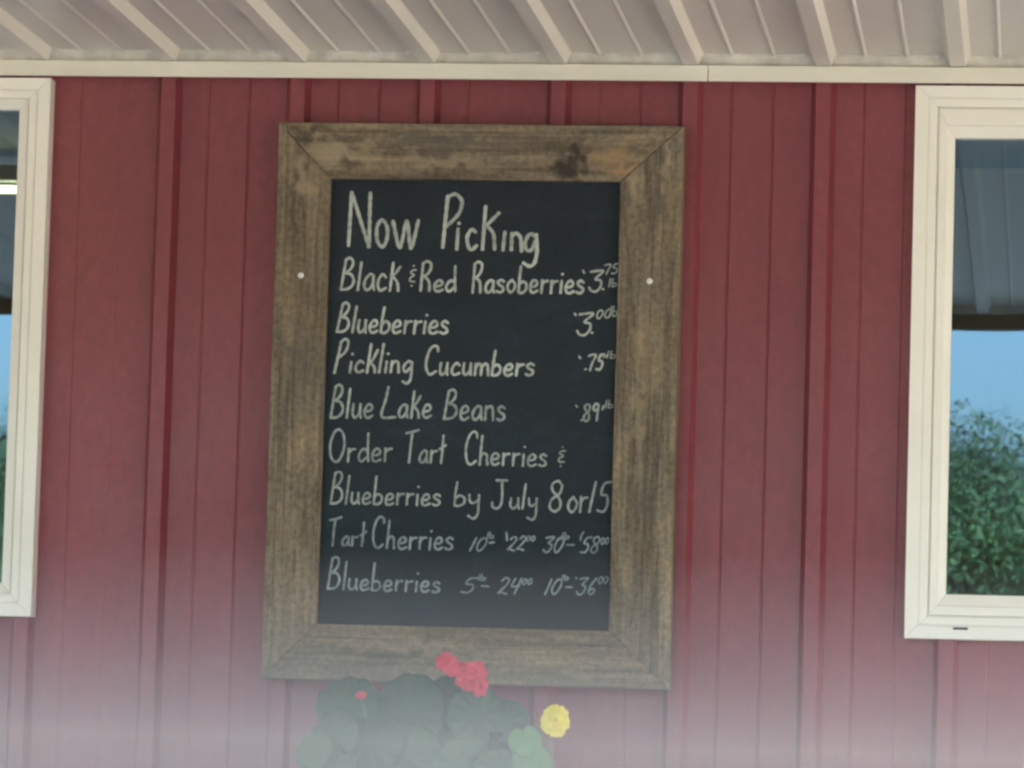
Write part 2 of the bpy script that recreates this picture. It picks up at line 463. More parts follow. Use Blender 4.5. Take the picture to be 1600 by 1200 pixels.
for wx0, wx1 in WINX:
    bm = bmesh.new()
    o = (wx0, WIN_Z0, wx1, WIN_Z1)
    r1 = inset(o, .0225, .0225, .0225, .0205); r2 = inset(o, .0245, .0245, .0245, .0225); r3 = inset(o, .038, .038, .038, .036)
    ring(bm, o, r1, -.036, -.0345, .02)
    ring(bm, r1, r2, -.0318, -.0318, .021)
    ring(bm, r2, r3, -.032, -.031, .022)
    ring(bm, r3, inset(o, .041, .041, .041, .039), -.0225, -.0225, .023)
    fr = obj("window", bm, VINYL, BLD)
    fr['label'] = "white vinyl sliding window"
    mx = (wx0 + wx1) / 2
    L = (wx0 + .041, WIN_Z0 + .041, mx + .018, WIN_Z1 - .039)
    bm = bmesh.new()
    a1 = (L[0] + .013, L[1] + .016, L[2] - .030, L[3] - .028); a2 = (L[0] + .0275, L[1] + .036, L[2] - .036, L[3] - .0485)
    ring(bm, L, a1, -.026, -.0255, .012); ring(bm, a1, a2, -.0225, -.0165, .013)
    obj("sash", bm, VINYL, fr)
    bm = bmesh.new(); box(bm, a2[0] - .008, a2[2] + .008, -.006, -.002, a2[1] - .008, a2[3] + .008); obj("pane", bm, GLASS, fr)
    Rr = (mx + .0185, WIN_Z0 + .041, wx1 - .041, WIN_Z1 - .039)
    bm = bmesh.new()
    a3 = inset(Rr, .014, .017, .0175, .0155)
    ring(bm, Rr, a3, -.024, -.017, .012)
    obj("sash", bm, VINYL, fr)
    bm = bmesh.new(); box(bm, a3[0] - .008, a3[2] + .008, -.006, -.002, a3[1] - .008, a3[3] + .008); obj("pane", bm, GLASS, fr)
    for q in (.082, WIN_W - .11):
        bm = bmesh.new(); box(bm, wx0 + q, wx0 + q + .025, -.0365, -.034, WIN_Z0 + .0165, WIN_Z0 + .0205, .0008); obj("weep_slot", bm, SLOT, fr)

# lit tube lamp under the porch ceiling
t = empty("tube_lamp", (-1.05, -1.30, ZS - .02), "lit warm tube lamp mounted under the porch ceiling", "lamp")
bm = bmesh.new(); box(bm, -1.66, -.44, -1.325, -1.275, ZS - .052, ZS - .0202, .004); obj("housing", bm, TRIM, t)
bm = bmesh.new(); tube(bm, [(-1.63, -1.30, ZS - .068), (-.47, -1.30, ZS - .068)], .0085, 12); obj("lamp_tube", bm, LAMP, t, True)
for x in (-1.645, -.455):
    bm = bmesh.new(); box(bm, x - .014, x + .014, -1.316, -1.284, ZS - .084, ZS - .0525, .003); obj("end_cap", bm, TRIM, t)

# ------------------------------------------------------------------ chalkboard sign
BX0, BX1, BZ0, BZ1 = .2075, .9083, 1.461, 2.4222
IX0, IX1, IZ0, IZ1 = .3005, .8028, 1.5565, 2.3253
SIGN = empty("chalkboard_sign", (BX0, -.019, BZ0), "black chalkboard listing berry prices in a weathered brown wooden frame on the red wall", "sign")
def rail(quad, mat, name="frame_rail"):
    bm = bmesh.new()
    yf, yb = -.074, -.0195
    f = [bm.verts.new((x, yf, z)) for x, z in quad]; k = [bm.verts.new((x, yb, z)) for x, z in quad]
    bm.faces.new(f); bm.faces.new(k[::-1])
    for q in range(4): bm.faces.new((f[q], k[q], k[(q + 1) % 4], f[(q + 1) % 4]))
    bmesh.ops.recalc_face_normals(bm, faces=bm.faces)
    bmesh.ops.bevel(bm, geom=[e for e in bm.edges if all(abs(v.co.y - yf) < 1e-6 for v in e.verts)], offset=.0014, segments=3, affect='EDGES')
    return obj(name, bm, mat, SIGN)
g = .0003
rail([(BX0, BZ1), (BX1, BZ1), (IX1, IZ1), (IX0, IZ1)], WOOD_TOP)
rail([(BX0, BZ0), (BX1, BZ0), (IX1, IZ0), (IX0, IZ0)], WOOD_BOTTOM)
rail([(BX0, BZ0 + g * 2), (BX0, BZ1 - g * 2), (IX0, IZ1 - g * 3), (IX0, IZ0 + g * 3)], WOOD_LEFT)
rail([(BX1, BZ0 + g * 2), (BX1, BZ1 - g * 2), (IX1, IZ1 - g * 3), (IX1, IZ0 + g * 3)], WOOD_RIGHT)
bm = bmesh.new(); box(bm, BX0 + .001, BX0 + .0155, -.0765, -.0735, BZ0 + .004, BZ1 - .003, .0012)
obj("edge_strip", bm, WOOD_LEFT, SIGN)
bm = bmesh.new(); box(bm, IX0 - .02, IX1 + .02, -.058, -.040, IZ0 - .02, IZ1 + .02)
BOARD = obj("slate_board", bm, SLATE, SIGN)
for x, z in ((.2543, 2.156), (.8573, 2.1545)):
    bm = bmesh.new()
    lathe(bm, [(0, .0035), (.0036, .003), (.0052, .001), (.0052, -.003)], (0, 0, 0), 16)
    bm.transform(Matrix.Translation((x, -.074, z)) @ Matrix.Rotation(R(90), 4, 'X'))
    obj("screw", bm, SCREW, SIGN, True)

# handwriting: strokes as thin raised chalk lines.  Glyph boxes: width, y 0 baseline, 1 x-height, 2 capital height, -1 descender
G = {
 'B': (.74, [[(.2,1.9),(0,0)], [(.2,1.86),(.36,1.98),(.55,1.9),(.6,1.62),(.48,1.3),(.24,1.02)], [(.24,1.02),(.52,.95),(.68,.62),(.6,.25),(.36,.05),(0,0)]]),
 'P': (.66, [[(.24,1.86),(0,-.05)], [(.2,1.8),(.4,2.0),(.6,1.9),(.62,1.6),(.48,1.2),(.12,.85)]]),
 'R': (.66, [[(.12,1.88),(.06,0)], [(.1,1.84),(.34,2.0),(.56,1.86),(.56,1.5),(.4,1.15),(.16,.95)], [(.2,.98),(.46,.74),(.54,.4),(.54,0)]]),
 'C': (.68, [[(.66,1.6),(.62,1.86),(.44,1.98),(.2,1.75),(.04,1.15),(.04,.55),(.16,.12),(.36,0),(.64,.22)]]),
 'L': (.86, [[(.34,2.0),(.22,1.2),(.03,.05),(.84,.02)]]),
 'O': (.86, [[(.5,2.0),(.24,1.8),(.05,1.1),(.1,.35),(.36,0),(.62,.2),(.82,.95),(.74,1.7),(.5,2.0)]]),
 'T': (.8, [[(0,1.82),(.4,1.9),(.86,2.04)], [(.42,1.9),(.34,1.0),(.28,0)]]),
 'J': (.84, [[(.2,1.98),(.82,1.98)], [(.52,1.96),(.56,.7),(.46,.16),(.26,.0),(.04,.12),(0,.4)]]),
 'a': (.56, [[(.5,.86),(.34,1),(.1,.72),(.02,.3),(.14,.02),(.34,.12),(.5,.5)], [(.5,.92),(.5,.3),(.56,.02)]]),
 'c': (.5, [[(.46,.82),(.28,1),(.06,.66),(.04,.25),(.2,0),(.48,.16)]]),
 'd': (.58, [[(.48,.8),(.28,.96),(.06,.6),(.04,.2),(.2,0),(.46,.3)], [(.5,1.88),(.5,.9),(.56,.02)]]),
 'e': (.52, [[(.05,.46),(.34,.52),(.46,.74),(.34,.98),(.16,.9),(.02,.5),(.08,.1),(.26,0),(.5,.16)]]),
 'b': (.54, [[(.1,1.88),(.04,1.0),(.02,.05)], [(.05,.66),(.24,.92),(.46,.72),(.46,.25),(.24,0),(.02,.04)]]),
 'h': (.54, [[(.12,1.92),(.04,0)], [(.06,.66),(.24,.98),(.44,.82),(.46,.4),(.5,0)]]),
 'i': (.16, [[(.08,.95),(.05,0)], [(.1,1.38),(.11,1.42)]]),
 'k': (.54, [[(.14,1.9),(.04,0)], [(.54,1.6),(.3,1.1),(.08,.86)], [(.1,.9),(.36,.62),(.46,.3),(.48,0)]]),
 'l': (.16, [[(.14,1.9),(.02,0)]]),
 'm': (.84, [[(.06,.98),(.02,0)], [(.04,.68),(.22,.98),(.36,.8),(.38,0)], [(.38,.66),(.58,.98),(.74,.8),(.8,0)]]),
 'n': (.54, [[(.06,.98),(.02,0)], [(.04,.66),(.24,.98),(.42,.82),(.48,0)]]),
 'o': (.54, [[(.28,1.0),(.06,.66),(.04,.28),(.22,0),(.42,.2),(.5,.62),(.28,1.0)]]),
 'r': (.42, [[(.06,1.0),(.04,0)], [(.05,.62),(.2,.9),(.42,.96)]]),
 's': (.46, [[(.42,.86),(.24,1),(.06,.82),(.16,.58),(.36,.42),(.4,.16),(.2,0),(.0,.1)]]),
 't': (.42, [[(.24,1.86),(.2,.9),(.16,0)], [(0,1.08),(.44,1.32)]]),
 'u': (.52, [[(.04,1),(.02,.3),(.16,0),(.36,.22),(.44,.5)], [(.44,1),(.44,.3),(.5,0)]]),
 'y': (.5, [[(.02,1),(.06,.42),(.22,.25),(.42,.5)], [(.46,1.0),(.46,.1),(.44,-.6),(.26,-.98),(0,-.78)]]),
 'g': (.54, [[(.48,.84),(.3,1),(.08,.7),(.04,.3),(.18,.06),(.4,.4)], [(.48,.94),(.5,.1),(.48,-.6),(.3,-.98),(.06,-.8)]]),
 '0': (.66, [[(.4,2.0),(.16,1.6),(.02,.7),(.14,.05),(.36,.2),(.6,1.1),(.58,1.8),(.4,2.0)]]),
 '1': (.3, [[(.28,2.0),(.02,0)]]),
 '2': (.72, [[(.16,1.6),(.4,2.0),(.66,1.75),(.5,1.05),(.04,.1),(.2,.22),(.66,.02)]]),
 '3': (.68, [[(.06,1.86),(.66,1.98),(.3,1.22),(.56,1.05),(.56,.5),(.36,.05),(.12,.1),(0,.4)]]),
 '4': (.7, [[(.24,1.9),(.08,.95),(.6,1.02)], [(.68,1.95),(.36,0)]]),
 '5': (.62, [[(.66,2.0),(.3,1.86),(.16,1.2),(.46,1.1),(.52,.55),(.32,.05),(0,.12)]]),
 '6': (.6, [[(.5,1.95),(.2,1.2),(.06,.4),(.24,0),(.46,.3),(.4,.7),(.12,.5)]]),
 '7': (.62, [[(.02,1.8),(.3,1.98),(.66,1.9),(.4,1.0),(.2,0)]]),
 '8': (.66, [[(.6,1.7),(.42,2.0),(.14,1.8),(.16,1.35),(.5,.8),(.54,.3),(.3,0),(.06,.25),(.12,.75),(.5,1.2),(.6,1.7)]]),
 '9': (.6, [[(.56,1.75),(.36,2.0),(.1,1.6),(.18,1.15),(.46,1.3)], [(.56,1.8),(.5,1.0),(.42,0)]]),
 '&': (.6, [[(.55,1.62),(.2,1.55),(.1,1.3),(.4,1.08),(.06,.8),(.06,.45),(.5,.4)], [(.3,2.0),(.32,2.0)], [(.2,-.05),(.23,-.05)]]),
}
def smooth_path(P, step):
    if len(P) == 2:
        n = max(2, int((P[1] - P[0]).length / step)); return [P[0].lerp(P[1], i / n) for i in range(n + 1)]
    Q = [P[0] * 2 - P[1]] + P + [P[-1] * 2 - P[-2]]
    if (P[0] - P[-1]).length < 1e-6: Q[0] = P[-2]; Q[-1] = P[1]
    res = []
    for i in range(1, len(Q) - 2):
        a, b2, c, d = Q[i - 1:i + 3]
        n = max(2, int((c - b2).length / step))
        for j in range(n):
            t = j / n
            res.append(.5 * (2 * b2 + (c - a) * t + (2 * a - 5 * b2 + 4 * c - d) * t * t + (3 * b2 - a - 3 * c + d) * t ** 3))
    res.append(P[-1])
    return res
rw = random.Random(11)
zstep = [0]
def stroke(bm, pts, width):
    """one chalk stroke; pts in millimetres from the lower-left corner of the slate"""
    P = [Vector((x, y)) for x, y in pts]
    path = smooth_path(P, 1.3)
    zstep[0] = (zstep[0] + 1) % 7
    h = .00055 + zstep[0] * .00004
    hw0 = width / 2
    ext = []
    d0 = (path[0] - path[1]).normalized(); d1 = (path[-1] - path[-2]).normalized()
    full = [(path[0] + d0 * hw0 * f, s) for f, s in ((.75, .45), (.45, .8))] + [(q, 1) for q in path] + [(path[-1] + d1 * hw0 * f, s) for f, s in ((.45, .8), (.75, .45))]
    wob = rw.uniform(0, 6)
    rows = []
    for i, (q, s) in enumerate(full):
        a = full[max(i - 1, 0)][0]; c = full[min(i + 1, len(full) - 1)][0]
        t = c - a
        if t.length < 1e-6: t = Vector((1, 0))
        t.normalize(); n = Vector((-t.y, t.x))
        hw = hw0 * s * (1 + .09 * math.sin(i * .55 + wob) + rw.uniform(-.13, .13))
        row = []
        for u, k in ((-1, 0), (-.7, .8), (0, 1), (.7, .8), (1, 0)):
            e = q + n * hw * u
            row.append(bm.verts.new((IX0 - .0005 + e.x / 1000, -.0579 - h * k, IZ0 - .0005 + e.y / 1000)))
        rows.append(row)
    for a, c in zip(rows, rows[1:]):
        for i in range(4): bm.faces.new((a[i], a[i + 1], c[i + 1], c[i]))
def word(bm, wd, width, slant):
    txt, x0, x1, b0, b1, xh, cap, desc = wd
    gap = .17 if len(txt) > 3 else .14
    tot = sum(G[c][0] for c in txt) + gap * (len(txt) - 1)
    sc = (x1 - x0) / tot
    cx = x0
    for ch in txt:
        gw, st = G[ch]
        base = b0 + (b1 - b0) * (cx - x0) / max(x1 - x0, 1e-6) + rw.uniform(-.5, .5)
        kx = sc * rw.uniform(.97, 1.03)
        tall = ch.isupper() or ch.isdigit() or ch == '&'
        cp = cap if tall else cap * .92
        for s in st:
            q = []
            for gx, gy in s:
                if gy <= 1: y = gy * (xh if gy >= 0 else desc)
                else: y = xh + (gy - 1) * (cp - xh)
                if tall: y = gy * cap / 2
                q.append((cx + gx * kx + slant * y * .5 + rw.uniform(-.25, .25), base + y + rw.uniform(-.25, .25)))
            if len(q) == 2 and abs(q[0][0] - q[1][0]) + abs(q[0][1] - q[1][1]) < 2.5: q = [q[0], (q[0][0] + 1.2, q[0][1] + .4)]
            stroke(bm, q, width)
        cx += (gw + gap) * sc
WORDS = [
    ('Black', 22.2, 123.9, 578.0, 577.8, 28.2, 55.4, 0.0),
    ('&', 141.4, 152.6, 587.5, 587.7, 18.5, 33.7, 0.0),
    ('Red', 159.5, 222.4, 577.8, 578.2, 19.5, 51.0, 0.0),
    ('Rasoberries', 249.6, 443.3, 576.9, 578.1, 21.7, 53.2, 0.0),
    ('3', 452.0, 476.3, 581.0, 581.3, 18.5, 36.9, 0.0),
    ('75', 477.7, 500.8, 611.2, 612.6, 9.8, 17.4, 0.0),
    ('lb', 486.0, 500.3, 590.3, 590.5, 6.5, 15.2, 0.0),
    ('Blueberries', 17.9, 210.7, 504.6, 504.3, 21.7, 51.0, 0.0),
    ('3', 433.1, 458.5, 505.6, 506.0, 21.7, 39.1, 0.0),
    ('00', 466.5, 491.8, 534.8, 537.4, 7.6, 15.2, 0.0),
    ('lb', 489.5, 501.6, 538.5, 540.9, 9.8, 19.5, 0.0),
    ('Pickling', 15.7, 150.5, 434.6, 436.9, 19.5, 57.5, 19.5),
    ('Cucumbers', 172.8, 360.7, 433.9, 434.9, 20.1, 49.9, 0.0),
    ('75', 453.5, 479.9, 445.3, 446.8, 14.1, 27.1, 0.0),
    ('lb', 486.0, 501.4, 466.8, 467.0, 6.5, 14.1, 0.0),
    ('Blue', 11.5, 85.1, 355.8, 357.7, 23.9, 57.5, 0.0),
    ('Lake', 99.5, 186.2, 358.5, 359.0, 22.8, 52.1, 0.0),
    ('Beans', 208.5, 313.7, 357.2, 356.9, 23.9, 51.0, 0.0),
    ('89', 448.2, 474.6, 358.3, 359.8, 15.2, 29.3, 0.0),
    ('lb', 485.0, 499.2, 382.0, 382.3, 6.5, 15.2, 0.0),
    ('Order', 10.6, 119.7, 280.5, 282.6, 22.8, 56.5, 0.0),
    ('Tart', 143.1, 212.4, 281.4, 282.2, 21.2, 55.9, 0.0),
    ('Cherries', 246.8, 387.6, 280.2, 279.1, 20.6, 57.0, 0.0),
    ('&', 407.4, 419.5, 281.7, 281.9, 21.7, 31.5, 0.0),
    ('Blueberries', 16.3, 206.3, 208.2, 208.9, 19.0, 55.9, 0.0),
    ('by', 230.1, 273.8, 208.8, 208.6, 19.5, 46.7, 21.7),
    ('July', 295.4, 373.2, 205.8, 206.3, 17.9, 48.9, 19.5),
    ('8', 393.1, 416.2, 202.3, 202.8, 27.1, 52.1, 0.0),
    ('or', 425.7, 459.0, 201.9, 203.7, 26.1, 53.2, 0.0),
    ('15', 462.4, 497.5, 202.7, 202.3, 28.2, 52.1, 0.0),
    ('Tart', 15.3, 78.7, 135.4, 136.8, 15.7, 48.3, 0.0),
    ('Cherries', 91.0, 230.7, 133.2, 133.0, 20.6, 54.3, 0.0),
    ('10', 259.5, 286.0, 132.5, 132.0, 11.9, 22.8, 0.0),
    ('22', 323.4, 353.2, 133.9, 135.7, 11.9, 23.9, 0.0),
    ('30', 385.2, 418.1, 132.0, 132.7, 15.2, 27.1, 0.0),
    ('58', 450.0, 479.6, 133.4, 134.1, 15.2, 27.1, 0.0),
    ('Blueberries', 16.1, 210.3, 61.1, 60.1, 17.9, 55.4, 0.0),
    ('5', 246.2, 269.3, 59.8, 60.4, 13.0, 26.1, 0.0),
    ('24', 309.1, 346.5, 59.1, 61.1, 15.2, 28.2, 0.0),
    ('10', 390.5, 416.8, 59.9, 61.6, 16.3, 26.1, 0.0),
    ('36', 444.3, 477.1, 61.2, 63.0, 16.3, 29.3, 0.0),
    ('00', 356.6, 371.4, 151.1, 151.4, 4.3, 8.7, 0.0),
    ('00', 484.7, 497.8, 148.4, 148.7, 5.4, 10.9, 0.0),
    ('00', 351.5, 369.1, 76.5, 78.0, 5.4, 9.8, 0.0),
    ('00', 482.1, 498.5, 80.6, 82.1, 5.4, 11.9, 0.0),
    ('lb', 288.7, 300.8, 154.0, 154.3, 5.4, 11.9, 0.0),
    ('lb', 417.0, 429.6, 155.7, 156.0, 5.4, 11.9, 0.0),
    ('lb', 276.4, 288.5, 82.4, 82.7, 5.4, 11.9, 0.0),
    ('lb', 418.4, 431.5, 85.7, 87.1, 5.4, 9.8, 0.0),
]
FREE = [
     [(35.8, 747.6), (33.2, 655.0)] ,
     [(35.8, 747.6), (69.0, 653.3)] ,
     [(68.3, 746.9), (69.0, 653.3)] ,
     [(89.9, 700.3), (82.0, 686.8), (83.2, 664.6), (91.4, 653.6), (98.9, 663.7), (99.8, 687.1), (89.9, 700.3)] ,
     [(109.5, 698.3), (122.7, 652.9), (133.5, 698.6), (142.2, 652.0), (153.6, 700.0)] ,
     [(203.5, 742.9), (197.3, 653.9)] ,
     [(203.6, 740.7), (211.3, 745.8), (219.0, 745.9), (227.1, 737.6), (228.5, 728.7), (222.3, 710.9), (200.7, 688.4)] ,
     [(223.0, 686.4), (221.9, 650.8)] ,
     [(223.9, 695.9), (225.0, 695.9)] ,
     [(253.8, 681.3), (249.8, 684.5), (245.3, 684.5), (240.6, 676.6), (239.2, 667.7), (242.9, 653.9), (248.6, 651.2), (256.1, 658.0)] ,
     [(269.7, 725.9), (266.3, 651.4)] ,
     [(293.3, 715.1), (270.7, 691.5)] ,
     [(274.0, 691.5), (284.4, 678.3), (287.4, 651.7)] ,
     [(304.3, 681.9), (301.9, 650.8)] ,
     [(316.5, 679.9), (316.3, 651.0)] ,
     [(316.7, 674.3), (322.1, 679.9), (327.7, 677.8), (332.4, 670.1), (334.1, 649.0)] ,
     [(355.5, 675.9), (350.9, 679.2), (345.5, 676.9), (340.2, 665.7), (340.5, 655.8), (345.1, 650.3), (351.7, 652.6), (357.9, 667.1)] ,
     [(358.7, 678.2), (360.6, 651.6), (358.8, 635.0), (354.7, 626.0), (347.0, 623.7), (338.0, 629.1)] ,
     [(441.1, 617.3), (443.4, 612.9)] ,
     [(475.1, 585.7), (477.3, 585.8)] ,
     [(428.8, 543.1), (431.1, 539.8)] ,
     [(458.4, 510.4), (460.6, 510.4)] ,
     [(438.6, 469.3), (440.9, 466.0)] ,
     [(449.1, 447.4), (451.3, 447.5)] ,
     [(435.4, 385.0), (437.6, 382.3)] ,
     [(444.9, 359.9), (447.1, 359.9)] ,
     [(480.7, 378.6), (482.7, 385.3)] ,
     [(480.4, 468.9), (485.9, 471.2)] ,
     [(322.0, 164.6), (323.5, 151.5)] ,
     [(449.4, 154.2), (450.3, 161.9), (454.5, 168.6)] ,
     [(443.5, 90.6), (444.6, 88.5)] ,
     [(292.2, 146.4), (301.5, 147.7)] ,
     [(426.6, 146.1), (438.6, 146.3)] ,
     [(282.2, 72.7), (294.4, 71.9)] ,
     [(426.4, 73.8), (437.3, 74.1)] ,
]
# rows of the board: which words and free strokes belong together, chalk and stroke width
ROWS = [("Now Picking", [], range(0, 18), CHALK_BOLD, 6.6),
 ("Black & Red Raspberries", range(0, 4), (), CHALK_BOLD, 5.0),
 ("$3.75 lb", range(4, 7), (18, 19), CHALK_BOLD, 5.0),
 ("Blueberries", [7], (), CHALK_BOLD, 5.0),
 ("$3.00 lb", range(8, 11), (20, 21), CHALK_BOLD, 5.0),
 ("Pickling Cucumbers", range(11, 13), (), CHALK_BOLD, 5.0),
 ("$.75 lb", range(13, 15), (22, 23, 27), CHALK_BOLD, 5.0),
 ("Blue Lake Beans", range(15, 18), (), CHALK_MID, 4.8),
 ("$.89 lb", range(18, 20), (24, 25, 26), CHALK_MID, 4.8),
 ("Order Tart Cherries &", range(20, 24), (), CHALK_MID, 4.4),
 ("Blueberries by July 8 or 15", range(24, 30), (), CHALK_MID, 4.4),
 ("Tart Cherries", [30, 31], (), CHALK_FAINT, 4.4),
 ("10# $22.00 30# - $58.00", [32, 33, 34, 35, 41, 42, 45, 46], (28, 29, 31, 32), CHALK_FAINT, 4.2),
 ("Blueberries", [36], (), CHALK_FAINT, 4.4),
 ("5# - 24.00 10# - 36.00", [37, 38, 39, 40, 43, 44, 47, 48], (30, 33, 34), CHALK_FAINT, 4.2)]
for text, ws, fs, mat, wid in ROWS:
    bm = bmesh.new()
    for i in fs: stroke(bm, FREE[i], wid if text == "Now Picking" else 3.4)
    for i in ws:
        wd = WORDS[i]
        small = wd[6] < 21
        num = wd[0].isdigit()
        width = 2.7 if small else (wid - .7 if num and wd[6] < 45 else wid)
        if wd[0] == '&': width = 3.0
        word(bm, wd, width, .34 if (num and wd[3] < 140 and not small) else (.12 if 420 < wd[3] < 520 else .04))
    obj("chalk_price" if text[0] in "$15" else "chalk_lettering", bm, mat, BOARD, True, "handwritten chalk words reading " + text)

# ------------------------------------------------------------------ plants on a wooden stand by the wall
STAND = empty("plant_stand", (.56, -.36, .06), "tall slatted wooden plant stand against the red wall", "plant stand")
for y in (-.48, -.40, -.32, -.24):
    bm = bmesh.new(); box(bm, .14, .98, y - .035, y + .035, .935, .96, .003); obj("slat", bm, STANDW, STAND)
for x in (.17, .91):
    for y in (-.50, -.25):
        bm = bmesh.new(); box(bm, x, x + .04, y, y + .04, .06, .9345, .003); obj("leg", bm, STANDW, STAND)
for y in (-.505, -.205):
    bm = bmesh.new(); box(bm, .2105, .9095, y, y + .02, .86, .92, .003); obj("apron", bm, STANDW, STAND)
def pot(x, y, r, label):
    p = empty("flower_pot", (x, y, .96), label, "flower pot")
    bm = bmesh.new()
    lathe(bm, [(0, .002), (r * .66, 0), (r * .9, .13), (r * .9, .132), (r, .134), (r * 1.02, .17), (r * .95, .172), (r * .88, .15), (r * .84, .12)], (x, y, .9605), 40)
    obj("pot_wall", bm, CLAY, p, True)
    bm = bmesh.new(); lathe(bm, [(0, .142), (r * .4, .146), (r * .868, .138), (r * .86, .128), (0, .12)], (x, y, .96), 32)
    obj("soil", bm, SOIL, p, True)
pot(.52, -.36, .16, "wide clay flower pot holding the red geranium")
pot(.80, -.36, .075, "small clay flower pot holding the yellow marigold")

def leaf(bm, c, r, nrm, spin, rnd, thick=.0008, cup=.12, lobes=7, squash=1.0):
    """round scalloped leaf with a notch at its stalk"""
    nrm = Vector(nrm).normalized()
    q = nrm.to_track_quat('Z', 'Y').to_matrix()
    N = 42
    top, botv = [], []
    center = c
    ph = rnd.uniform(0, 6)
    for lay, sgn in ((top, 1), (botv, -1)):
        rows = []
        for rr in (.12, .4, .7, .9, 1.0):
            row = []
            for k in range(N):
                a = 2 * math.pi * k / N
                sc = 1 + .045 * abs(math.sin(a * lobes / 2)) * rr - .02
                d = abs((a + math.pi) % (2 * math.pi) - math.pi)
                if d < .42: sc *= 1 - .34 * rr * (1 - d / .42) ** 1.3
                x, y = r * rr * sc * math.cos(a + spin), r * rr * sc * math.sin(a + spin) * squash
                z = -cup * r * (rr ** 2) + .05 * r * rr * math.sin(a * lobes + ph) * rr + .05 * r * math.sin(a * 2 + ph) * rr
                row.append(bm.verts.new(center + q @ Vector((x, y, z + sgn * thick / 2))))
            rows.append(row)
        cv = bm.verts.new(center + q @ Vector((0, 0, sgn * thick / 2)))
        for k in range(N):
            bm.faces.new((cv, rows[0][k], rows[0][(k + 1) % N]) if sgn > 0 else (cv, rows[0][(k + 1) % N], rows[0][k]))
        for a, b2 in zip(rows, rows[1:]):
            for k in range(N):
                f = (a[k], b2[k], b2[(k + 1) % N], a[(k + 1) % N]); bm.faces.new(f if sgn > 0 else f[::-1])
        lay.append(rows[-1])
    a, b2 = top[0], botv[0]
    for k in range(N): bm.faces.new((a[k], b2[k], b2[(k + 1) % N], a[(k + 1) % N]))

rl = random.Random(5)
GER = empty("geranium", (.52, -.36, 1.10), "leafy red geranium with dark round leaves in front of the sign's lower edge", "plant")
LEAVES = [(.404, 1.4167, .053), (.3877, 1.3611, .0488), (.3587, 1.3369, .036), (.5052, 1.4047, .0657), (.4516, 1.3523, .0594), (.5683, 1.4214, .0594), (.6241, 1.4017, .0509),
 (.5726, 1.3504, .0636), (.5129, 1.3275, .0615), (.6447, 1.3524, .0551), (.4231, 1.3143, .0551), (.381, 1.3025, .0488), (.6089, 1.309, .0551), (.67, 1.3924, .036),
 (.4665, 1.2837, .0636), (.5518, 1.2703, .0636), (.6676, 1.30, .0477), (.3878, 1.255, .053), (.62, 1.24, .06), (.45, 1.22, .06), (.53, 1.20, .06), (.60, 1.18, .055), (.40, 1.19, .05), (.66, 1.22, .05)]
lb, sb = bmesh.new(), bmesh.new()
for i, (x, z, r) in enumerate(LEAVES):
    y = -.34 - .10 * max(0, (1.42 - z)) / .22 - rl.uniform(0, .05)
    nrm = ((x - .52) * 1.6 + rl.uniform(-.3, .3), -1, .35 + rl.uniform(-.25, .35))
    c = Vector((x, y, z))
    leaf(lb, c, r, nrm, -1.57 + rl.uniform(-.7, .7), rl, lobes=11)
    root = Vector((.52 + (x - .52) * .25, -.36, 1.09))
    mid = root.lerp(c, .55) + Vector((0, .03, .015))
    tube(sb, [root, root.lerp(mid, .5) + Vector((0, .01, 0)), mid, c + Vector((0, .004, -.001))], [.004, .0032, .0026, .0018], 6)
for i in range(16):                       # leaves at the back and sides of the plant
    a = rl.uniform(-.2, math.pi + .2); z = rl.uniform(1.19, 1.37)
    c = Vector((.52 + .17 * math.cos(a) * rl.uniform(.6, 1), -.36 + .11 * math.sin(a), z))
    leaf(lb, c, rl.uniform(.042, .06), (math.cos(a), math.sin(a), .6), rl.uniform(0, 6), rl)
    tube(sb, [(.52, -.36, 1.09), (.52 + (c.x - .52) * .5, -.36 + (c.y + .36) * .4, 1.09 + (z - 1.09) * .6), c], [.004, .003, .0018], 6)
obj("foliage", lb, LEAF, GER, True)
def floret(bm, c, r, nrm, spin, rnd):
    q = Vector(nrm).normalized().to_track_quat('Z', 'Y').to_matrix()
    for k in range(5):
        a = spin + k * 2 * math.pi / 5 + rnd.uniform(-.12, .12)
        M, Nn = 5, 7
        grid = []
        for i in range(M + 1):
            t = i / M
            wdt = r * .46 * math.sin(math.pi * min(1, .12 + t * .78)) ** .8
            row = []
            for j in range(Nn + 1):
                u = j / Nn * 2 - 1
                px, py = r * t * (1 - .10 * u * u * t), wdt * u
                pz = r * (.32 * t - .34 * t * t) + r * .10 * u * u
                ca, sa = math.cos(a), math.sin(a)
                row.append(bm.verts.new(Vector(c) + q @ Vector((px * ca - py * sa, px * sa + py * ca, pz + k * .0006))))
            grid.append(row)
        for i in range(M):
            for j in range(Nn): bm.faces.new((grid[i][j], grid[i][j + 1], grid[i + 1][j + 1], grid[i + 1][j]))
fb = bmesh.new()
for x, z, r, dx, dz in ((.5673, 1.4871, .0185, -.3, .4), (.5790, 1.4770, .016, -.1, .1), (.5985, 1.4700, .021, 0, .3), (.6165, 1.4705, .0215, .3, .2), (.6205, 1.4545, .021, .3, -.3), (.6035, 1.4590, .020, 0, -.2), (.6255, 1.4440, .015, .1, -.5)):
    floret(fb, (x, -.385 - rl.uniform(0, .012), z), r, (dx, -1, dz), rl.uniform(0, 6), rl)
FL = obj("flower_cluster", fb, PETAL, GER, True)
fb = bmesh.new()
bmesh.ops.create_icosphere(fb, subdivisions=2, radius=.0085, matrix=Matrix.Translation((.4305, -.395, 1.4285)) @ Matrix.Diagonal((1.1, 1, .8, 1)))
obj("flower_bud", fb, PETAL, GER, True)
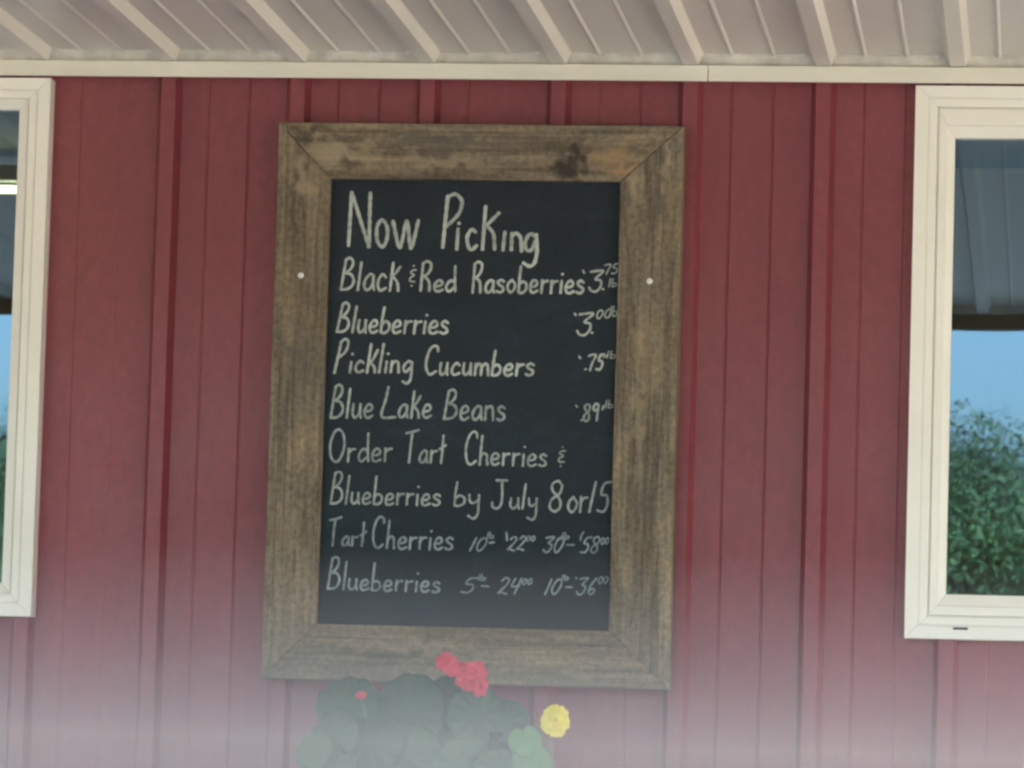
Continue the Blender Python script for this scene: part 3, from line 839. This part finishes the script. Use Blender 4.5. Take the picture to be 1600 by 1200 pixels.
for c0, c1 in (((.53, -.36, 1.09), (.5985, -.372, 1.466)), ((.50, -.36, 1.09), (.4305, -.390, 1.425))):
    a, b2 = Vector(c0), Vector(c1)
    tube(sb, [a, a.lerp(b2, .4) + Vector((.01, .015, .01)), a.lerp(b2, .8) + Vector((0, .012, .012)), b2], [.004, .003, .0026, .002], 6)
for x, z in ((.575, 1.482), (.613, 1.468), (.618, 1.452), (.603, 1.459)):
    tube(sb, [(.5985, -.372, 1.466), (x, -.382, z)], .0011, 5)
tube(sb, [(.5985, -.372, 1.466), (.588, -.378, 1.487), (.586, -.380, 1.493)], [.0016, .002, .0012], 6)
obj("stem", sb, STEM, GER, True)

MAR = empty("marigold", (.80, -.36, 1.10), "single yellow marigold with pale green leaves beside the geranium", "plant")
fb = bmesh.new()
rm = random.Random(9)
q = Vector((.12, -1, .25)).normalized().to_track_quat('Z', 'Y').to_matrix()
cc = Vector((.7505, -.39, 1.3958))
for ringi, (n, rr, lift) in enumerate(((20, .0225, 0), (18, .0195, .0025), (15, .016, .005), (11, .012, .007), (7, .008, .0085))):
    for k in range(n):
        a = k * 2 * math.pi / n + ringi * .3 + rm.uniform(-.1, .1)
        L = rr * rm.uniform(.9, 1.06); wd2 = .0042 + .0008 * rm.random()
        grid = []
        for i in range(5):
            t = i / 4
            ww = wd2 * (0.35 + .65 * math.sin(math.pi * min(.5, t * .62)))
            row = []
            for u in (-1, -.33, .33, 1):
                px, py = .002 + L * t * (1.0 if abs(u) < .5 else .93), ww * u
                pz = lift + .004 * t - .007 * t * t + (.0012 * u * u)
                row.append(fb.verts.new(cc + q @ Vector((px * math.cos(a) - py * math.sin(a), (px * math.sin(a) + py * math.cos(a)) * 1.12, pz + rm.uniform(-.0004, .0004)))))
            grid.append(row)
        for i in range(4):
            for j in range(3): fb.faces.new((grid[i][j], grid[i][j + 1], grid[i + 1][j + 1], grid[i + 1][j]))
obj("flower_head", fb, YEL, MAR, True)
fb = bmesh.new()
tube(fb, [(.80, -.36, 1.09), (.765, -.355, 1.2), (.728, -.352, 1.31), (.738, -.356, 1.365), (.7505, -.383, 1.392)], [.004, .0035, .003, .0024, .0026], 8)
tube(fb, [(.79, -.36, 1.15), (.74, -.37, 1.27), (.706, -.385, 1.352)], [.003, .0025, .002], 6)
tube(fb, [(.795, -.36, 1.12), (.75, -.37, 1.23), (.716, -.385, 1.31)], [.003, .0025, .002], 6)
tube(fb, [(.79, -.36, 1.2), (.735, -.375, 1.36), (.713, -.38, 1.408)], [.0022, .0018, .0012], 6)
obj("stem", fb, STEM, MAR, True)
fb = bmesh.new()
leaf(fb, Vector((.7039, -.41, 1.362)), .027, (.1, -1, .35), 1.8, rm, lobes=5, squash=1.0)
leaf(fb, Vector((.7155, -.415, 1.322)), .034, (.25, -1, .2), 4.4, rm, lobes=5, squash=1.1)
leaf(fb, Vector((.765, -.39, 1.25)), .035, (.3, -1, .5), 2.2, rm, lobes=5)
leaf(fb, Vector((.83, -.37, 1.22)), .035, (.6, -.8, .5), .6, rm, lobes=5)
leaf(fb, Vector((.78, -.34, 1.19)), .035, (-.2, .6, .7), .6, rm, lobes=5)
obj("foliage", fb, PALELEAF, MAR, True)

# ------------------------------------------------------------------ trees across the yard (seen mirrored in the windows)
def tree_meshes(seed, H, RX, n):
    rnd = random.Random(seed)
    tb = bmesh.new(); cb = bmesh.new()
    tube(tb, [(0, 0, -.1), (.05, .02, H * .25), (0, .05, H * .55), (.03, 0, H * .85)], [.16, .13, .08, .03], 10)
    blobs = []
    for i in range(34):
        a = rnd.uniform(0, 6.283); z = rnd.uniform(.12, .97) * H
        prof = math.sin(math.pi * min(1, .22 + .78 * z / H)) ** .55
        rad = RX * prof * rnd.uniform(.25, .95)
        blobs.append((Vector((rad * math.cos(a), rad * math.sin(a), z)), rnd.uniform(.42, .85)))
        if i % 3 == 0:
            tube(tb, [(0, .03, z * .6), (rad * .5 * math.cos(a), rad * .5 * math.sin(a), z * .85), blobs[-1][0]], [.05, .03, .012], 6)
    for i in range(n):
        c, r = blobs[rnd.randrange(len(blobs))]
        d = Vector((rnd.gauss(0, 1), rnd.gauss(0, 1), rnd.gauss(0, 1))).normalized()
        p = c + d * r * rnd.uniform(.35, 1.08)
        if rnd.random() < .04: p += d * rnd.uniform(.05, .25)
        nn = (d + Vector((rnd.gauss(0, .5), rnd.gauss(0, .5), rnd.gauss(0, .5) + .4))).normalized()
        u = nn.orthogonal().normalized(); v = nn.cross(u)
        an = rnd.uniform(0, 6.28); u, v = u * math.cos(an) + v * math.sin(an), v * math.cos(an) - u * math.sin(an)
        s = rnd.uniform(.014, .029)
        vs = [cb.verts.new(p + u * s * x + v * s * y + nn * s * zz) for x, y, zz in ((-1, 0, 0), (0, -.68, .1), (1, 0, -.15), (0, .68, .1))]
        cb.faces.new(vs)
    out = []
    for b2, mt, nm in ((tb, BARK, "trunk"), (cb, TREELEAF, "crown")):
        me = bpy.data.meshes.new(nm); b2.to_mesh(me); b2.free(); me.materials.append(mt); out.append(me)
    return out
KINDS = [tree_meshes(21, 4.5, 2.0, 150000), tree_meshes(22, 5.0, 2.2, 150000), tree_meshes(23, 4.2, 2.3, 150000)]
rt = random.Random(4)
for i in range(18):
    x = -13.0 + (i // 2) * 2.35 + (1.2 if i % 2 else 0) + rt.uniform(-.12, .12)
    r = bpy.data.objects.new("hedgerow_tree", None); COL.objects.link(r)
    r.location = (x, -25.2 - (i % 2) * 1.9 + rt.uniform(-.4, .4), -.03); r.rotation_euler.z = rt.uniform(0, 6.28); s = rt.uniform(.82, .92); r.scale = (s, s, s)
    tag(r, "bushy green tree in the row across the yard, mirrored in the window glass", "tree", "trees across the yard")
    for me in KINDS[i % 3]:
        o = bpy.data.objects.new(me.name, me); COL.objects.link(o); o.parent = r

# ------------------------------------------------------------------ added mist box imitating windscreen glare, top just above eye height
bm = bmesh.new(); box(bm, -8.5, 8.5, -5.95, -.78, -1.5, 1.25 + GLARE_TOP)
HZ = bpy.data.materials.new("glare_veil_mist"); HZ.use_nodes = True
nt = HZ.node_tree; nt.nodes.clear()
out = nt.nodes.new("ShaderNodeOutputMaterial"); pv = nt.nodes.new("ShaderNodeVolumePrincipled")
pv.inputs["Color"].default_value = (.94, .95, .91, 1); pv.inputs["Density"].default_value = GLARE_DENSITY; pv.inputs["Anisotropy"].default_value = 0.0
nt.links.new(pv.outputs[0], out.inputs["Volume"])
hz = obj("glare_veil", bm, HZ)
tag(hz, "added low mist box imitating pale windscreen glare", "glare_veil", kind="stuff")
